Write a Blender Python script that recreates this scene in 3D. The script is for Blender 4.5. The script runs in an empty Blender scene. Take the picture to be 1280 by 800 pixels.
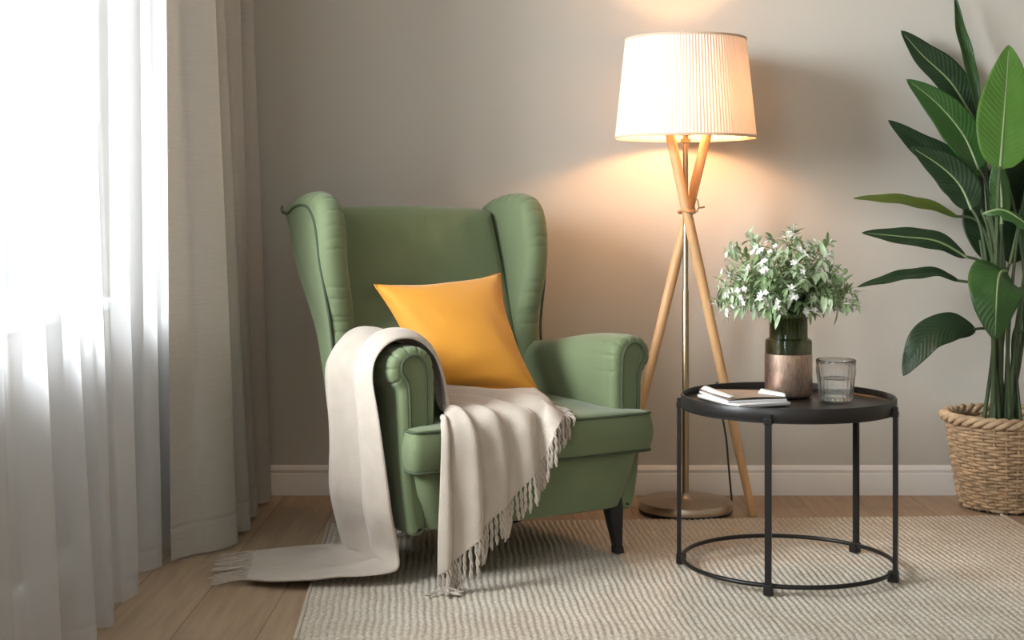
import bpy, math, random
from mathutils import Vector, Matrix
import numpy as np
random.seed(7); R = random.Random(11)
PI = math.pi
scene = bpy.context.scene
COL = scene.collection
F = 1750.0; CX = 640.0; HY = 265.0; EYE = 0.95       # focal in pixels, principal column, horizon row, eye height

def P(px, py, Y):
    return Vector(((px-CX)/F*Y, Y, EYE-(py-HY)/F*Y))

# ------------------------------------------------------------------ materials
def nodes(m):
    m.use_nodes = True
    return m.node_tree.nodes, m.node_tree.links

def mat(name, color, rough=.6, metal=0., noise=None, bump=None, var=.0, sheen=0., coat=0., trans=0., ior=1.45, emit=None, estr=0., stretch=(1,1,1), spec=.5, sheen_tint=None):
    m = bpy.data.materials.new(name); N, L = nodes(m); b = N['Principled BSDF']
    b.inputs['Base Color'].default_value = (*color, 1)
    b.inputs['Roughness'].default_value = rough
    b.inputs['Metallic'].default_value = metal
    b.inputs['Sheen Weight'].default_value = sheen
    b.inputs['Sheen Roughness'].default_value = .5
    b.inputs['Coat Weight'].default_value = coat
    b.inputs['Transmission Weight'].default_value = trans
    b.inputs['IOR'].default_value = ior
    b.inputs['Specular IOR Level'].default_value = spec
    if emit:
        b.inputs['Emission Color'].default_value = (*emit, 1); b.inputs['Emission Strength'].default_value = estr
    tc = N.new('ShaderNodeTexCoord'); mp = N.new('ShaderNodeMapping'); L.new(tc.outputs['Object'], mp.inputs['Vector'])
    mp.inputs['Scale'].default_value = stretch
    if var > 0:
        n = N.new('ShaderNodeTexNoise'); n.inputs['Scale'].default_value = noise or 5; n.inputs['Detail'].default_value = 5
        L.new(mp.outputs[0], n.inputs['Vector'])
        r = N.new('ShaderNodeValToRGB'); r.color_ramp.elements[0].position = .3; r.color_ramp.elements[1].position = .7
        r.color_ramp.elements[0].color = (*[c*(1-var) for c in color], 1); r.color_ramp.elements[1].color = (*[min(1, c*(1+var)) for c in color], 1)
        L.new(n.outputs['Fac'], r.inputs['Fac']); L.new(r.outputs['Color'], b.inputs['Base Color'])
    if bump:
        sc, st, dist = bump
        n2 = N.new('ShaderNodeTexNoise'); n2.inputs['Scale'].default_value = sc; n2.inputs['Detail'].default_value = 4
        L.new(mp.outputs[0], n2.inputs['Vector'])
        bp = N.new('ShaderNodeBump'); bp.inputs['Strength'].default_value = st; bp.inputs['Distance'].default_value = dist
        L.new(n2.outputs['Fac'], bp.inputs['Height']); L.new(bp.outputs['Normal'], b.inputs['Normal'])
    return m

M = {}
M['wall'] = mat('wall_paint', (.53, .50, .44), .9, bump=(180, .12, .002))
M['ceil'] = mat('ceiling_paint', (.75, .74, .72), .9)
M['trim'] = mat('trim_paint', (.80, .77, .73), .45)
M['frame'] = mat('window_paint', (.8, .8, .8), .4)
M['green'] = mat('green_velvet', (.142, .182, .088), .75, noise=3.0, var=.05, bump=(260, .25, .002), sheen=.2)
M['piping'] = mat('green_piping', (.060, .080, .045), .8)
M['blackleg'] = mat('black_lacquer', (.012, .012, .012), .35)
M['mustard'] = mat('mustard_velvet', (.62, .262, .018), .75, noise=6, var=.06, bump=(300, .2, .002), sheen=.25)
M['throw'] = mat('wool_throw', (.49, .42, .352), .95, noise=25, var=.05, bump=(420, .5, .003), sheen=.3)
M['birch'] = mat('birch_wood', (.62, .36, .17), .45, noise=6, var=.14, stretch=(8, 8, .6))
M['nickel'] = mat('brushed_nickel', (.50, .40, .31), .32, 1.0, noise=30, var=.05)
M['brass'] = mat('aged_brass', (.40, .30, .18), .35, 1.0)
M['blackmetal'] = mat('black_powder_coat', (.016, .015, .014), .38, .3, bump=(500, .15, .0005))
M['blacktray'] = mat('tray_black', (.020, .018, .017), .36, .2, bump=(300, .1, .0006))
M['paper'] = mat('white_paper', (.80, .79, .78), .7)
M['grey'] = mat('grey_paper', (.20, .20, .17), .6)
M['cover'] = mat('brown_cover', (.34, .25, .19), .35, noise=9, var=.45, stretch=(1, 3, 1))
M['copper'] = mat('copper_foil', (.66, .48, .38), .38, 1.0, noise=60, var=.25, bump=(150, .35, .001), stretch=(3, 3, .8))
M['basket'] = mat('wicker', (.46, .31, .185), .75, noise=35, var=.35, bump=(150, .4, .001))
M['basketrim'] = mat('wicker_rim', (.50, .35, .215), .7, noise=25, var=.3, bump=(150, .4, .001))
M['soil'] = mat('soil', (.035, .024, .017), .95, noise=40, var=.5, bump=(60, .9, .01))
M['pot'] = mat('inner_pot', (.03, .03, .03), .5)
M['cord'] = mat('dark_cord', (.06, .045, .035), .6)
M['leather'] = mat('tan_leather', (.50, .27, .12), .6)
M['stemd'] = mat('plant_stem', (.055, .085, .035), .45, noise=10, var=.2)
M['rib'] = mat('leaf_rib', (.22, .30, .13), .45)
M['petal'] = mat('white_petal', (.85, .84, .78), .6)
M['fleaf'] = mat('sprig_leaf', (.23, .33, .15), .55, noise=30, var=.35)
M['fleaf2'] = mat('sprig_leaf_pale', (.42, .52, .33), .6, noise=30, var=.25)
M['fstem'] = mat('sprig_stem', (.16, .25, .08), .6)
M['bulb'] = mat('bulb_glow', (1, .8, .6), .5, emit=(1.0, .51, .22), estr=185)
M['socket'] = mat('socket', (.6, .6, .58), .4)
M['rail'] = mat('rail_white', (.7, .7, .7), .4)

def leaf_mat(name, c1, c2):
    m = bpy.data.materials.new(name); N, L = nodes(m); b = N['Principled BSDF']
    uv = N.new('ShaderNodeUVMap'); uv.uv_map = 'UVMap'
    mp = N.new('ShaderNodeMapping'); L.new(uv.outputs[0], mp.inputs[0])
    sx = N.new('ShaderNodeSeparateXYZ'); L.new(mp.outputs[0], sx.inputs[0])
    # side veins run obliquely out of the midrib: phase = u*60 - |v|*22
    ab = N.new('ShaderNodeMath'); ab.operation = 'ABSOLUTE'; L.new(sx.outputs['Y'], ab.inputs[0])
    m1 = N.new('ShaderNodeMath'); m1.operation = 'MULTIPLY'; m1.inputs[1].default_value = 150; L.new(sx.outputs['X'], m1.inputs[0])
    m2 = N.new('ShaderNodeMath'); m2.operation = 'MULTIPLY_ADD'; m2.inputs[1].default_value = -22; L.new(ab.outputs[0], m2.inputs[0]); L.new(m1.outputs[0], m2.inputs[2])
    si = N.new('ShaderNodeMath'); si.operation = 'SINE'; L.new(m2.outputs[0], si.inputs[0])
    bp = N.new('ShaderNodeBump'); bp.inputs['Strength'].default_value = .3; bp.inputs['Distance'].default_value = .0012
    L.new(si.outputs[0], bp.inputs['Height']); L.new(bp.outputs[0], b.inputs['Normal'])
    n = N.new('ShaderNodeTexNoise'); n.inputs['Scale'].default_value = 3.5; n.inputs['Detail'].default_value = 3
    L.new(mp.outputs[0], n.inputs['Vector'])
    r = N.new('ShaderNodeMix'); r.data_type = 'RGBA'
    L.new(n.outputs['Fac'], r.inputs['Factor']); r.inputs['A'].default_value = (*c1, 1); r.inputs['B'].default_value = (*c2, 1)
    L.new(r.outputs['Result'], b.inputs['Base Color'])
    b.inputs['Roughness'].default_value = .38
    tr = N.new('ShaderNodeBsdfTranslucent'); L.new(r.outputs['Result'], tr.inputs['Color'])
    mx = N.new('ShaderNodeMixShader'); mx.inputs[0].default_value = .18
    L.new(b.outputs[0], mx.inputs[1]); L.new(tr.outputs[0], mx.inputs[2]); L.new(mx.outputs[0], N['Material Output'].inputs['Surface'])
    return m
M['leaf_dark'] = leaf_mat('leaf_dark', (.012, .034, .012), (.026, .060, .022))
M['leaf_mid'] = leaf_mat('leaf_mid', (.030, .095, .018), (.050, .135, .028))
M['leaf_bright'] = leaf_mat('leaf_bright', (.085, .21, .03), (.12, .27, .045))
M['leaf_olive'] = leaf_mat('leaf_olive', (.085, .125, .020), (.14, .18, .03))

def fabric_trans(name, diff, trans, transp, wd, wt, rough_bump=None, stretch=(1,1,1)):
    m = bpy.data.materials.new(name); N, L = nodes(m); N.remove(N['Principled BSDF'])
    d = N.new('ShaderNodeBsdfDiffuse'); d.inputs[0].default_value = (*diff, 1)
    t = N.new('ShaderNodeBsdfTranslucent'); t.inputs[0].default_value = (*trans, 1)
    mx = N.new('ShaderNodeMixShader'); mx.inputs[0].default_value = wt/(wd+wt)
    L.new(d.outputs[0], mx.inputs[1]); L.new(t.outputs[0], mx.inputs[2]); last = mx
    if transp > 0:
        tp = N.new('ShaderNodeBsdfTransparent'); m2 = N.new('ShaderNodeMixShader'); m2.inputs[0].default_value = transp
        L.new(mx.outputs[0], m2.inputs[1]); L.new(tp.outputs[0], m2.inputs[2]); last = m2
    L.new(last.outputs[0], N['Material Output'].inputs['Surface'])
    if rough_bump:
        tc = N.new('ShaderNodeTexCoord'); mp = N.new('ShaderNodeMapping'); mp.inputs['Scale'].default_value = stretch
        L.new(tc.outputs['Object'], mp.inputs[0])
        n = N.new('ShaderNodeTexNoise'); n.inputs['Scale'].default_value = rough_bump[0]; n.inputs['Detail'].default_value = 5
        L.new(mp.outputs[0], n.inputs['Vector'])
        bp = N.new('ShaderNodeBump'); bp.inputs['Strength'].default_value = rough_bump[1]; bp.inputs['Distance'].default_value = rough_bump[2]
        L.new(n.outputs['Fac'], bp.inputs['Height']); L.new(bp.outputs[0], d.inputs['Normal'])
        hs = N.new('ShaderNodeMix'); hs.data_type = 'RGBA'; hs.inputs['A'].default_value = (*[c*.88 for c in diff], 1); hs.inputs['B'].default_value = (*[c*1.1 for c in diff], 1)
        L.new(n.outputs['Fac'], hs.inputs['Factor']); L.new(hs.outputs['Result'], d.inputs[0])
    return m
M['sheer'] = fabric_trans('sheer_voile', (.82, .82, .83), (.38, .38, .388), .36, .55, .45)
M['drape'] = fabric_trans('linen_drape', (.48, .45, .405), (.40, .33, .26), 0, .88, .12, (14, .5, .004), (1, 1, 26))
M['shade'] = fabric_trans('shade_fabric', (.80, .74, .68), (.80, .66, .54), 0, .87, .13)
M['shadetrim'] = fabric_trans('shade_trim', (.70, .55, .42), (.6, .45, .3), 0, .9, .1)

def glass_mat(name, color, rough=0., ior=1.45, clear=.5):
    # see-through mix so that daylight passes straight through
    m = bpy.data.materials.new(name); N, L = nodes(m); b = N['Principled BSDF']
    b.inputs['Base Color'].default_value = (*color, 1); b.inputs['Roughness'].default_value = rough
    b.inputs['Transmission Weight'].default_value = 1; b.inputs['IOR'].default_value = ior
    tp = N.new('ShaderNodeBsdfTransparent'); tp.inputs[0].default_value = (*color, 1)
    mx = N.new('ShaderNodeMixShader'); mx.inputs[0].default_value = clear
    L.new(b.outputs[0], mx.inputs[1]); L.new(tp.outputs[0], mx.inputs[2]); L.new(mx.outputs[0], N['Material Output'].inputs['Surface'])
    return m
M['pane'] = glass_mat('window_glass', (.97, .98, .98), clear=.9)
M['glass'] = glass_mat('tumbler_glass', (.985, .99, .99), clear=.12)
M['water'] = glass_mat('water', (.98, .99, .99), ior=1.33, clear=.12)
M['smoke'] = glass_mat('green_glass', (.50, .50, .40), clear=.35)

# floor planks
def floor_mat():
    m = bpy.data.materials.new('oak_floor'); N, L = nodes(m); b = N['Principled BSDF']
    tc = N.new('ShaderNodeTexCoord'); mp = N.new('ShaderNodeMapping'); mp.inputs['Rotation'].default_value = (0, 0, PI/2)
    L.new(tc.outputs['Object'], mp.inputs[0])
    br = N.new('ShaderNodeTexBrick'); br.inputs['Scale'].default_value = 1; br.offset = .37
    br.inputs['Brick Width'].default_value = 1.9; br.inputs['Row Height'].default_value = .19; br.inputs['Mortar Size'].default_value = .0012
    br.inputs['Color1'].default_value = (.40, .285, .185, 1); br.inputs['Color2'].default_value = (.46, .335, .225, 1); br.inputs['Mortar'].default_value = (.16, .10, .06, 1)
    L.new(mp.outputs[0], br.inputs[0])
    m2 = N.new('ShaderNodeMapping'); m2.inputs['Scale'].default_value = (14, 1.1, 1); L.new(tc.outputs['Object'], m2.inputs[0])
    n = N.new('ShaderNodeTexNoise'); n.inputs['Scale'].default_value = 3; n.inputs['Detail'].default_value = 7; n.inputs['Distortion'].default_value = .4
    L.new(m2.outputs[0], n.inputs[0])
    mx = N.new('ShaderNodeMix'); mx.data_type = 'RGBA'; mx.blend_type = 'MULTIPLY'; mx.inputs['Factor'].default_value = .55
    r = N.new('ShaderNodeValToRGB'); r.color_ramp.elements[0].color = (.62, .58, .54, 1); r.color_ramp.elements[0].position = .3; r.color_ramp.elements[1].color = (1, 1, 1, 1); r.color_ramp.elements[1].position = .65
    L.new(n.outputs['Fac'], r.inputs[0]); L.new(br.outputs['Color'], mx.inputs['A']); L.new(r.outputs[0], mx.inputs['B'])
    L.new(mx.outputs['Result'], b.inputs['Base Color']); b.inputs['Roughness'].default_value = .5
    bp = N.new('ShaderNodeBump'); bp.inputs['Strength'].default_value = .15; bp.inputs['Distance'].default_value = .001
    L.new(n.outputs['Fac'], bp.inputs['Height']); L.new(bp.outputs[0], b.inputs['Normal'])
    return m
M['floor'] = floor_mat()

def rug_mat():
    m = bpy.data.materials.new('woven_rug'); N, L = nodes(m); b = N['Principled BSDF']
    tc = N.new('ShaderNodeTexCoord'); mp = N.new('ShaderNodeMapping'); L.new(tc.outputs['Object'], mp.inputs[0])
    n = N.new('ShaderNodeTexNoise'); n.inputs['Scale'].default_value = 110; n.inputs['Detail'].default_value = 3
    L.new(mp.outputs[0], n.inputs[0])
    n3 = N.new('ShaderNodeTexNoise'); n3.inputs['Scale'].default_value = 7; n3.inputs['Detail'].default_value = 6
    L.new(mp.outputs[0], n3.inputs[0])
    r = N.new('ShaderNodeValToRGB'); r.color_ramp.elements[0].position = .32; r.color_ramp.elements[1].position = .62
    r.color_ramp.elements[0].color = (.46, .405, .33, 1); r.color_ramp.elements[1].color = (.68, .62, .535, 1)
    L.new(n.outputs['Fac'], r.inputs[0])
    # ribs: colour of valleys between the yarns
    uv = N.new('ShaderNodeUVMap'); uv.uv_map = 'UVMap'; sx = N.new('ShaderNodeSeparateXYZ'); L.new(uv.outputs[0], sx.inputs[0])
    fr = N.new('ShaderNodeMath'); fr.operation = 'FRACT'; L.new(sx.outputs['X'], fr.inputs[0])
    rr = N.new('ShaderNodeValToRGB'); e = rr.color_ramp.elements; e[0].position = .0; e[0].color = (.78, .75, .71, 1); e[1].position = .3; e[1].color = (1, 1, 1, 1)
    e2 = e.new(.72); e2.color = (1, 1, 1, 1); e3 = e.new(1.0); e3.color = (.78, .75, .71, 1)
    L.new(fr.outputs[0], rr.inputs[0])
    mx = N.new('ShaderNodeMix'); mx.data_type = 'RGBA'; mx.blend_type = 'MULTIPLY'; mx.inputs['Factor'].default_value = .8
    L.new(r.outputs[0], mx.inputs['A']); L.new(rr.outputs[0], mx.inputs['B'])
    r3 = N.new('ShaderNodeValToRGB'); r3.color_ramp.elements[0].position = .35; r3.color_ramp.elements[0].color = (.84, .81, .77, 1); r3.color_ramp.elements[1].position = .6; r3.color_ramp.elements[1].color = (1, 1, 1, 1)
    L.new(n3.outputs['Fac'], r3.inputs[0])
    my = N.new('ShaderNodeMix'); my.data_type = 'RGBA'; my.blend_type = 'MULTIPLY'; my.inputs['Factor'].default_value = .6
    L.new(mx.outputs['Result'], my.inputs['A']); L.new(r3.outputs[0], my.inputs['B'])
    L.new(my.outputs['Result'], b.inputs['Base Color']); b.inputs['Roughness'].default_value = .95; b.inputs['Specular IOR Level'].default_value = .1
    bp = N.new('ShaderNodeBump'); bp.inputs['Strength'].default_value = .7; bp.inputs['Distance'].default_value = .004
    L.new(n.outputs['Fac'], bp.inputs['Height']); L.new(bp.outputs[0], b.inputs['Normal'])
    return m
M['rug'] = rug_mat()

# ------------------------------------------------------------------ mesh helpers
class MB:
    def __init__(s): s.v = []; s.f = []; s.uv = None
    def add(s, vs, fs):
        o = len(s.v); s.v += [tuple(v) for v in vs]; s.f += [tuple(i+o for i in f) for f in fs]
    def box(s, x0, x1, y0, y1, z0, z1):
        s.add([(x0,y0,z0),(x1,y0,z0),(x1,y1,z0),(x0,y1,z0),(x0,y0,z1),(x1,y0,z1),(x1,y1,z1),(x0,y1,z1)],
              [(3,2,1,0),(4,5,6,7),(0,1,5,4),(1,2,6,5),(2,3,7,6),(3,0,4,7)])
    def grid(s, rows, closed_u=False, closed_v=False):
        n = len(rows); m = len(rows[0]); vs = [p for r in rows for p in r]; fs = []
        for i in range(n if closed_v else n-1):
            for j in range(m if closed_u else m-1):
                a = i*m+j; b = i*m+(j+1) % m; c = ((i+1) % n)*m+(j+1) % m; d = ((i+1) % n)*m+j
                fs.append((a, b, c, d))
        s.add(vs, fs)
    def tube(s, pts, r, seg=10, cap=True, closed=False):
        pts = [Vector(p) for p in pts]; n = len(pts)
        rs = [r]*n if not isinstance(r, (list, tuple)) else r
        rows = []; prev = None
        for i, p in enumerate(pts):
            a = pts[(i-1) % n] if (closed or i > 0) else p; b = pts[(i+1) % n] if (closed or i < n-1) else p
            t = (b-a).normalized() if (b-a).length > 1e-9 else Vector((0,0,1))
            if prev is None:
                up = Vector((0,0,1)) if abs(t.z) < .9 else Vector((1,0,0)); u = t.cross(up).normalized()
            else:
                u = (prev-t*prev.dot(t)).normalized()
            prev = u; w = t.cross(u)
            rows.append([p+u*math.cos(2*PI*k/seg)*rs[i]+w*math.sin(2*PI*k/seg)*rs[i] for k in range(seg)])
        o = len(s.v); s.grid(rows, closed_u=True, closed_v=closed)
        if cap and not closed:
            s.f.append(tuple(o+k for k in range(seg))[::-1]); s.f.append(tuple(o+(n-1)*seg+k for k in range(seg)))
    def lathe(s, prof, c=(0,0,0), seg=64, fr=None):
        rows = []
        for (r, z) in prof:
            row = []
            for k in range(seg):
                a = 2*PI*k/seg; rr = r*(fr(a, z, r) if fr else 1)
                row.append((c[0]+rr*math.cos(a), c[1]+rr*math.sin(a), c[2]+z))
            rows.append(row)
        s.grid(rows, closed_u=True)

def tag(o, label=None, cat=None, group=None, kind=None):
    if label: o['label'] = label
    if cat: o['category'] = cat
    if group: o['group'] = group
    if kind: o['kind'] = kind
    return o
def empty(name, loc, rz=0):
    o = bpy.data.objects.new(name, None); COL.objects.link(o); o.location = loc; o.rotation_euler = (0, 0, rz); o.empty_display_size = .1
    return o
def frame_of(o):
    m = Matrix.Identity(4)
    while o: 
        m = Matrix.Translation(o.location) @ o.rotation_euler.to_matrix().to_4x4() @ m; o = o.parent
    return m
def build(name, mb, m, parent=None, world=False, loc=None, rz=0, smooth=True, bevel=0, solid=0, sub=0, angle=40, uv=None):
    me = bpy.data.meshes.new(name); vs = mb.v
    if world:
        ref = frame_of(parent) if parent else (Matrix.Translation(loc) @ Matrix.Rotation(rz, 4, 'Z') if loc is not None else Matrix.Identity(4))
        inv = ref.inverted(); vs = [tuple(inv @ Vector(v)) for v in vs]
    me.from_pydata([tuple(v) for v in vs], [], mb.f); me.update()
    o = bpy.data.objects.new(name, me); COL.objects.link(o)
    me.materials.append(m)
    if uv is not None:
        l = me.uv_layers.new(name='UVMap')
        for lp in me.loops: l.data[lp.index].uv = uv[lp.vertex_index]
    if smooth:
        for p in me.polygons: p.use_smooth = True
        if angle: me.set_sharp_from_angle(angle=math.radians(angle))
    if parent: o.parent = parent
    elif loc is not None: o.location = loc; o.rotation_euler = (0, 0, rz)
    if solid:
        md = o.modifiers.new('solid', 'SOLIDIFY'); md.thickness = solid; md.offset = 0
    if bevel:
        md = o.modifiers.new('bevel', 'BEVEL'); md.width = bevel; md.segments = 3; md.limit_method = 'ANGLE'
    if sub:
        md = o.modifiers.new('sub', 'SUBSURF'); md.levels = sub; md.render_levels = sub
    return o

def cr(p0, p1, p2, p3, t):
    return p1*(1-0) + (p2-p0)*(.5*t) + (p0*2-p1*5+p2*4-p3)*(.5*t*t) + (p1*3-p0-p2*3+p3)*(.5*t*t*t)
def spline(pts, n, closed=False):
    pts = [Vector(p) for p in pts]; m = len(pts); out = []
    segs = m if closed else m-1
    for i in range(n):
        s = i/(n if closed else n-1)*segs; k = min(int(s), segs-1); t = s-k
        if closed: a = [pts[(k+j-1) % m] for j in range(4)]
        else: a = [pts[max(0, min(m-1, k+j-1))] for j in range(4)]
        out.append(cr(*a, t))
    return out
def even(pts, n, closed=False):
    P_ = [Vector(p) for p in pts]
    if closed: P_ = P_+[P_[0]]
    d = [0]
    for a, b in zip(P_, P_[1:]): d.append(d[-1]+(b-a).length)
    out = []; k = 0
    for i in range(n):
        s = d[-1]*i/(n if closed else n-1)
        while k < len(d)-2 and d[k+1] < s: k += 1
        t = (s-d[k])/max(1e-9, d[k+1]-d[k]); out.append(P_[k].lerp(P_[k+1], min(1, t)))
    return out
def inset(out2, d):
    n = len(out2); res = []
    for i, p in enumerate(out2):
        a = out2[(i-1) % n]; b = out2[(i+1) % n]; t = (b-a).normalized()
        nrm = Vector((-t.y, t.x)); res.append(p+nrm*d)          # CCW outline: left normal is inward
    return res
def slab(outline, n, prof, mapf, mid=(.66, .33), bulge=0.0):
    """closed outline (CCW 2D), profile of (inset, w) from back face to front face; mapf(u,v,w) -> xyz"""
    o2 = even(spline([Vector((p[0], p[1])) for p in outline], 400, True), n, True)
    c = sum(o2, Vector((0, 0)))/n; rings = []
    def scaled(base, k, w): return [(c+(p-c)*k, w) for p in base]
    b0 = inset(o2, prof[0][0]); b1 = inset(o2, prof[-1][0])
    for k in reversed(mid): rings.append(scaled(b0, k, prof[0][1]))
    for (d, w) in prof: rings.append([(p, w) for p in inset(o2, d)])
    for k in mid: rings.append(scaled(b1, k, prof[-1][1]+bulge*(1-k*k)))
    mb = MB(); rows = [[mapf(p.x, p.y, w) for (p, w) in r] for r in rings]
    mb.grid(rows, closed_u=True); m = len(mb.v)
    mb.v.append(tuple(mapf(c.x, c.y, prof[0][1]))); mb.v.append(tuple(mapf(c.x, c.y, prof[-1][1]+bulge)))
    for j in range(n):
        mb.f.append((m, (j+1) % n, j)); L0 = (len(rings)-1)*n; mb.f.append((m+1, L0+j, L0+(j+1) % n))
    return mb, o2
def rnd(w0, w1, r, k=5):
    """rounded edge profile, inset r at both faces"""
    p = []
    for i in range(k+1):
        a = PI/2*i/k; p.append((r*(1-math.sin(a)), w0+r*(1-math.cos(a))))
    for i in range(k+1):
        a = PI/2*i/k; p.append((r*(1-math.cos(a)), w1-r*(1-math.sin(a))))
    return p
def sstep(a, b, x):
    t = max(0, min(1, (x-a)/(b-a))); return t*t*(3-2*t)

# ------------------------------------------------------------------ room
XL, XR, YB, YF, H = -1.12, 2.9, 4.71, -1.8, 2.65
mb = MB(); mb.box(XL-.2, XR+.1, YF-.1, YB+.1, -.06, 0); tag(build('floor', mb, M['floor'], smooth=False), kind='structure')
mb = MB(); mb.box(XL-.2, XR+.1, YF-.1, YB+.1, H, H+.06); tag(build('ceiling', mb, M['ceil'], smooth=False), kind='structure')
mb = MB(); mb.box(XL-.2, XR+.1, YB, YB+.1, 0, H); tag(build('wall_back', mb, M['wall'], smooth=False), kind='structure')
mb = MB(); mb.box(XR, XR+.1, YF, YB, 0, H); tag(build('wall_right', mb, M['wall'], smooth=False), kind='structure')
mb = MB(); mb.box(XL-.2, XR+.1, YF-.1, YF, 0, H); tag(build('wall_front', mb, M['wall'], smooth=False), kind='structure')
W1 = (2.45, 4.10, .70, 2.40); W_FILL = (-1.2, .9, .70, 2.40)  # second opening is out of view, added to let in fill light
mb = MB()
for y0, y1 in ((YF, W_FILL[0]), (W_FILL[1], W1[0]), (W1[1], YB)): mb.box(XL-.2, XL, y0, y1, 0, H)
for w in (W1, W_FILL):
    mb.box(XL-.2, XL, w[0], w[1], 0, w[2]); mb.box(XL-.2, XL, w[0], w[1], w[3], H)
tag(build('wall_left', mb, M['wall'], smooth=False), kind='structure')
for i, w in enumerate((W1, W_FILL)):
    r = empty('window_%d' % (i+1), (XL-.12, (w[0]+w[1])/2, w[2])); tag(r, kind='structure')  # number two is an unseen window added for fill
    mb = MB(); x0, x1 = XL-.15, XL-.09; t = .055; ym = (w[0]+w[1])/2
    mb.box(x0, x1, w[0], w[0]+t, w[2], w[3]); mb.box(x0, x1, w[1]-t, w[1], w[2], w[3]); mb.box(x0, x1, ym-.04, ym+.04, w[2]+t, w[3]-t)
    mb.box(x0, x1, w[0]+t, w[1]-t, w[2], w[2]+t); mb.box(x0, x1, w[0]+t, w[1]-t, w[3]-t, w[3])
    build('window_frame', mb, M['frame'], r, world=True, smooth=False)
    mb = MB(); mb.box(XL-.124, XL-.118, w[0]+t, ym-.04, w[2]+t, w[3]-t); mb.box(XL-.124, XL-.118, ym+.04, w[1]-t, w[2]+t, w[3]-t)
    build('window_pane', mb, M['pane'], r, world=True, smooth=False)
    mb = MB(); mb.box(XL-.09, XL+.015, w[0], w[1], w[2]-.02, w[2]+.004); build('window_sill', mb, M['frame'], r, world=True, smooth=False, bevel=.004)
# baseboard with moulded top
prof = [(0, 0), (.018, 0), (.018, .062), (.0165, .066), (.0165, .070), (.012, .073), (.012, .079), (.014, .083), (.012, .090), (.006, .097), (0, .099)]
mb = MB(); mb.grid([[(x, YB-a, b) for (a, b) in prof] for x in (XL, XR)]); tag(build('baseboard_back', mb, M['trim'], angle=30), kind='structure')
mb = MB(); mb.grid([[(XL+a, y, b) for (a, b) in prof] for y in (YB, YF)]); tag(build('baseboard_left', mb, M['trim'], angle=30), kind='structure')

# ------------------------------------------------------------------ rug (geometry ribs)
RA, RB, RC, RD = Vector((-.555, 4.255, 0)), Vector((-.478, 3.085, 0)), Vector((1.57, 3.10, 0)), Vector((1.525, 4.362, 0))
nr = 122; sub = 6; vs = []; uvs = []; nv = 60
rowsb = []
for j in range(nv+1):
    v = j/nv; row = []
    for i in range(nr*sub+1):
        u = i/(nr*sub); wob = .0035*math.sin(9*v+u*5)+.0015*math.sin(41*v+31*u)
        p = RB.lerp(RC, u).lerp(RA.lerp(RD, u), v); ph = u*nr
        ez = min(1, min(v, 1-v)*60+.0, min(u, 1-u)*200)
        z = .003+(.0043+.0032*math.sin(PI*(ph % 1)))*ez**.5
        row.append((p.x+wob*(1 if 0 < u < 1 else .8), p.y+.004*math.sin(60*u+1)*(1 if v in (0, 1) else 0), z)); uvs.append((ph, v*60))
    rowsb.append(row)
mb = MB(); mb.grid(rowsb)
rugc = (.5, 3.7, 0)
rug = build('area_rug', mb, M['rug'], loc=rugc, world=True, uv=uvs, angle=None)
tag(rug, 'cream ribbed woven area rug lying on the wooden floor under the armchair and round table', 'rug')
# bound hem along the right edge and near edge
M['binding'] = mat('rug_binding', (.52, .45, .36), .95, bump=(90, .5, .003))
for pa, pb in ((RC, RD), (RA, RB)):
    mb = MB(); mb.tube([pa.lerp(pb, k/30)+Vector((0, 0, .006)) for k in range(31)], .0055, 8); build('edge_binding', mb, M['binding'], rug, world=True)
# loose yarn ends along the near hem
mb = MB()
for k in range(60):
    u = R.random(); p = RB.lerp(RC, u); 
    mb.tube([p+Vector((0, .004, .006)), p+Vector((R.uniform(-.004, .004), -.006, .006)), p+Vector((R.uniform(-.008, .008), -.014, .003))], .0012, 5)
tag(build('loose_yarn', mb, M['throw'], rug, world=True), kind='stuff')

# ------------------------------------------------------------------ curtains
def curtain(name, m, y0, y1, xc, amp, pitchf, label, cat, group=None, flare=.07, z0=.010, hem=.08, sharp=1.0, ny=420, swag=0, flfun=None):
    zs = [z0, z0+.012, z0+hem-.012, z0+hem-.004, z0+hem, z0+hem+.004, z0+hem+.015]+[z0+hem+.015+(2.45-z0-hem-.015)*k/36 for k in range(1, 37)]
    rows = []
    for z in zs:
        row = []
        h = z/2.46
        for i in range(ny+1):
            s = i/ny; y = y0+(y1-y0)*s
            ph = pitchf(y); c = math.cos(2*PI*ph)
            c = math.copysign(abs(c)**sharp, c)
            A = amp*(1-.45*h); A *= 1+.18*math.sin(3.1*ph*2.1+1)
            fl = flare*(flfun(s) if flfun else 1); x = xc+fl*max(0, 1-h)**1.3-fl*.5 + A*c + .010*math.sin(2*PI*ph*2.3+h*3)*(1-.3*h)
            # small pinch on the stitched hem
            pin = .0025 if abs(z-(z0+hem)) < .003 else 0
            yy = y+.03*math.sin(4*PI*ph)*.5*(1-.4*h)+swag*(h-.5)*math.sin(ph*1.7)
            row.append((x-pin, yy, z))
        rows.append(row)
    mb = MB(); mb.grid(rows)
    o = build(name, mb, m, world=True, loc=(xc, (y0+y1)/2, 0), angle=None)
    tag(o, label, cat, group); return o
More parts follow.
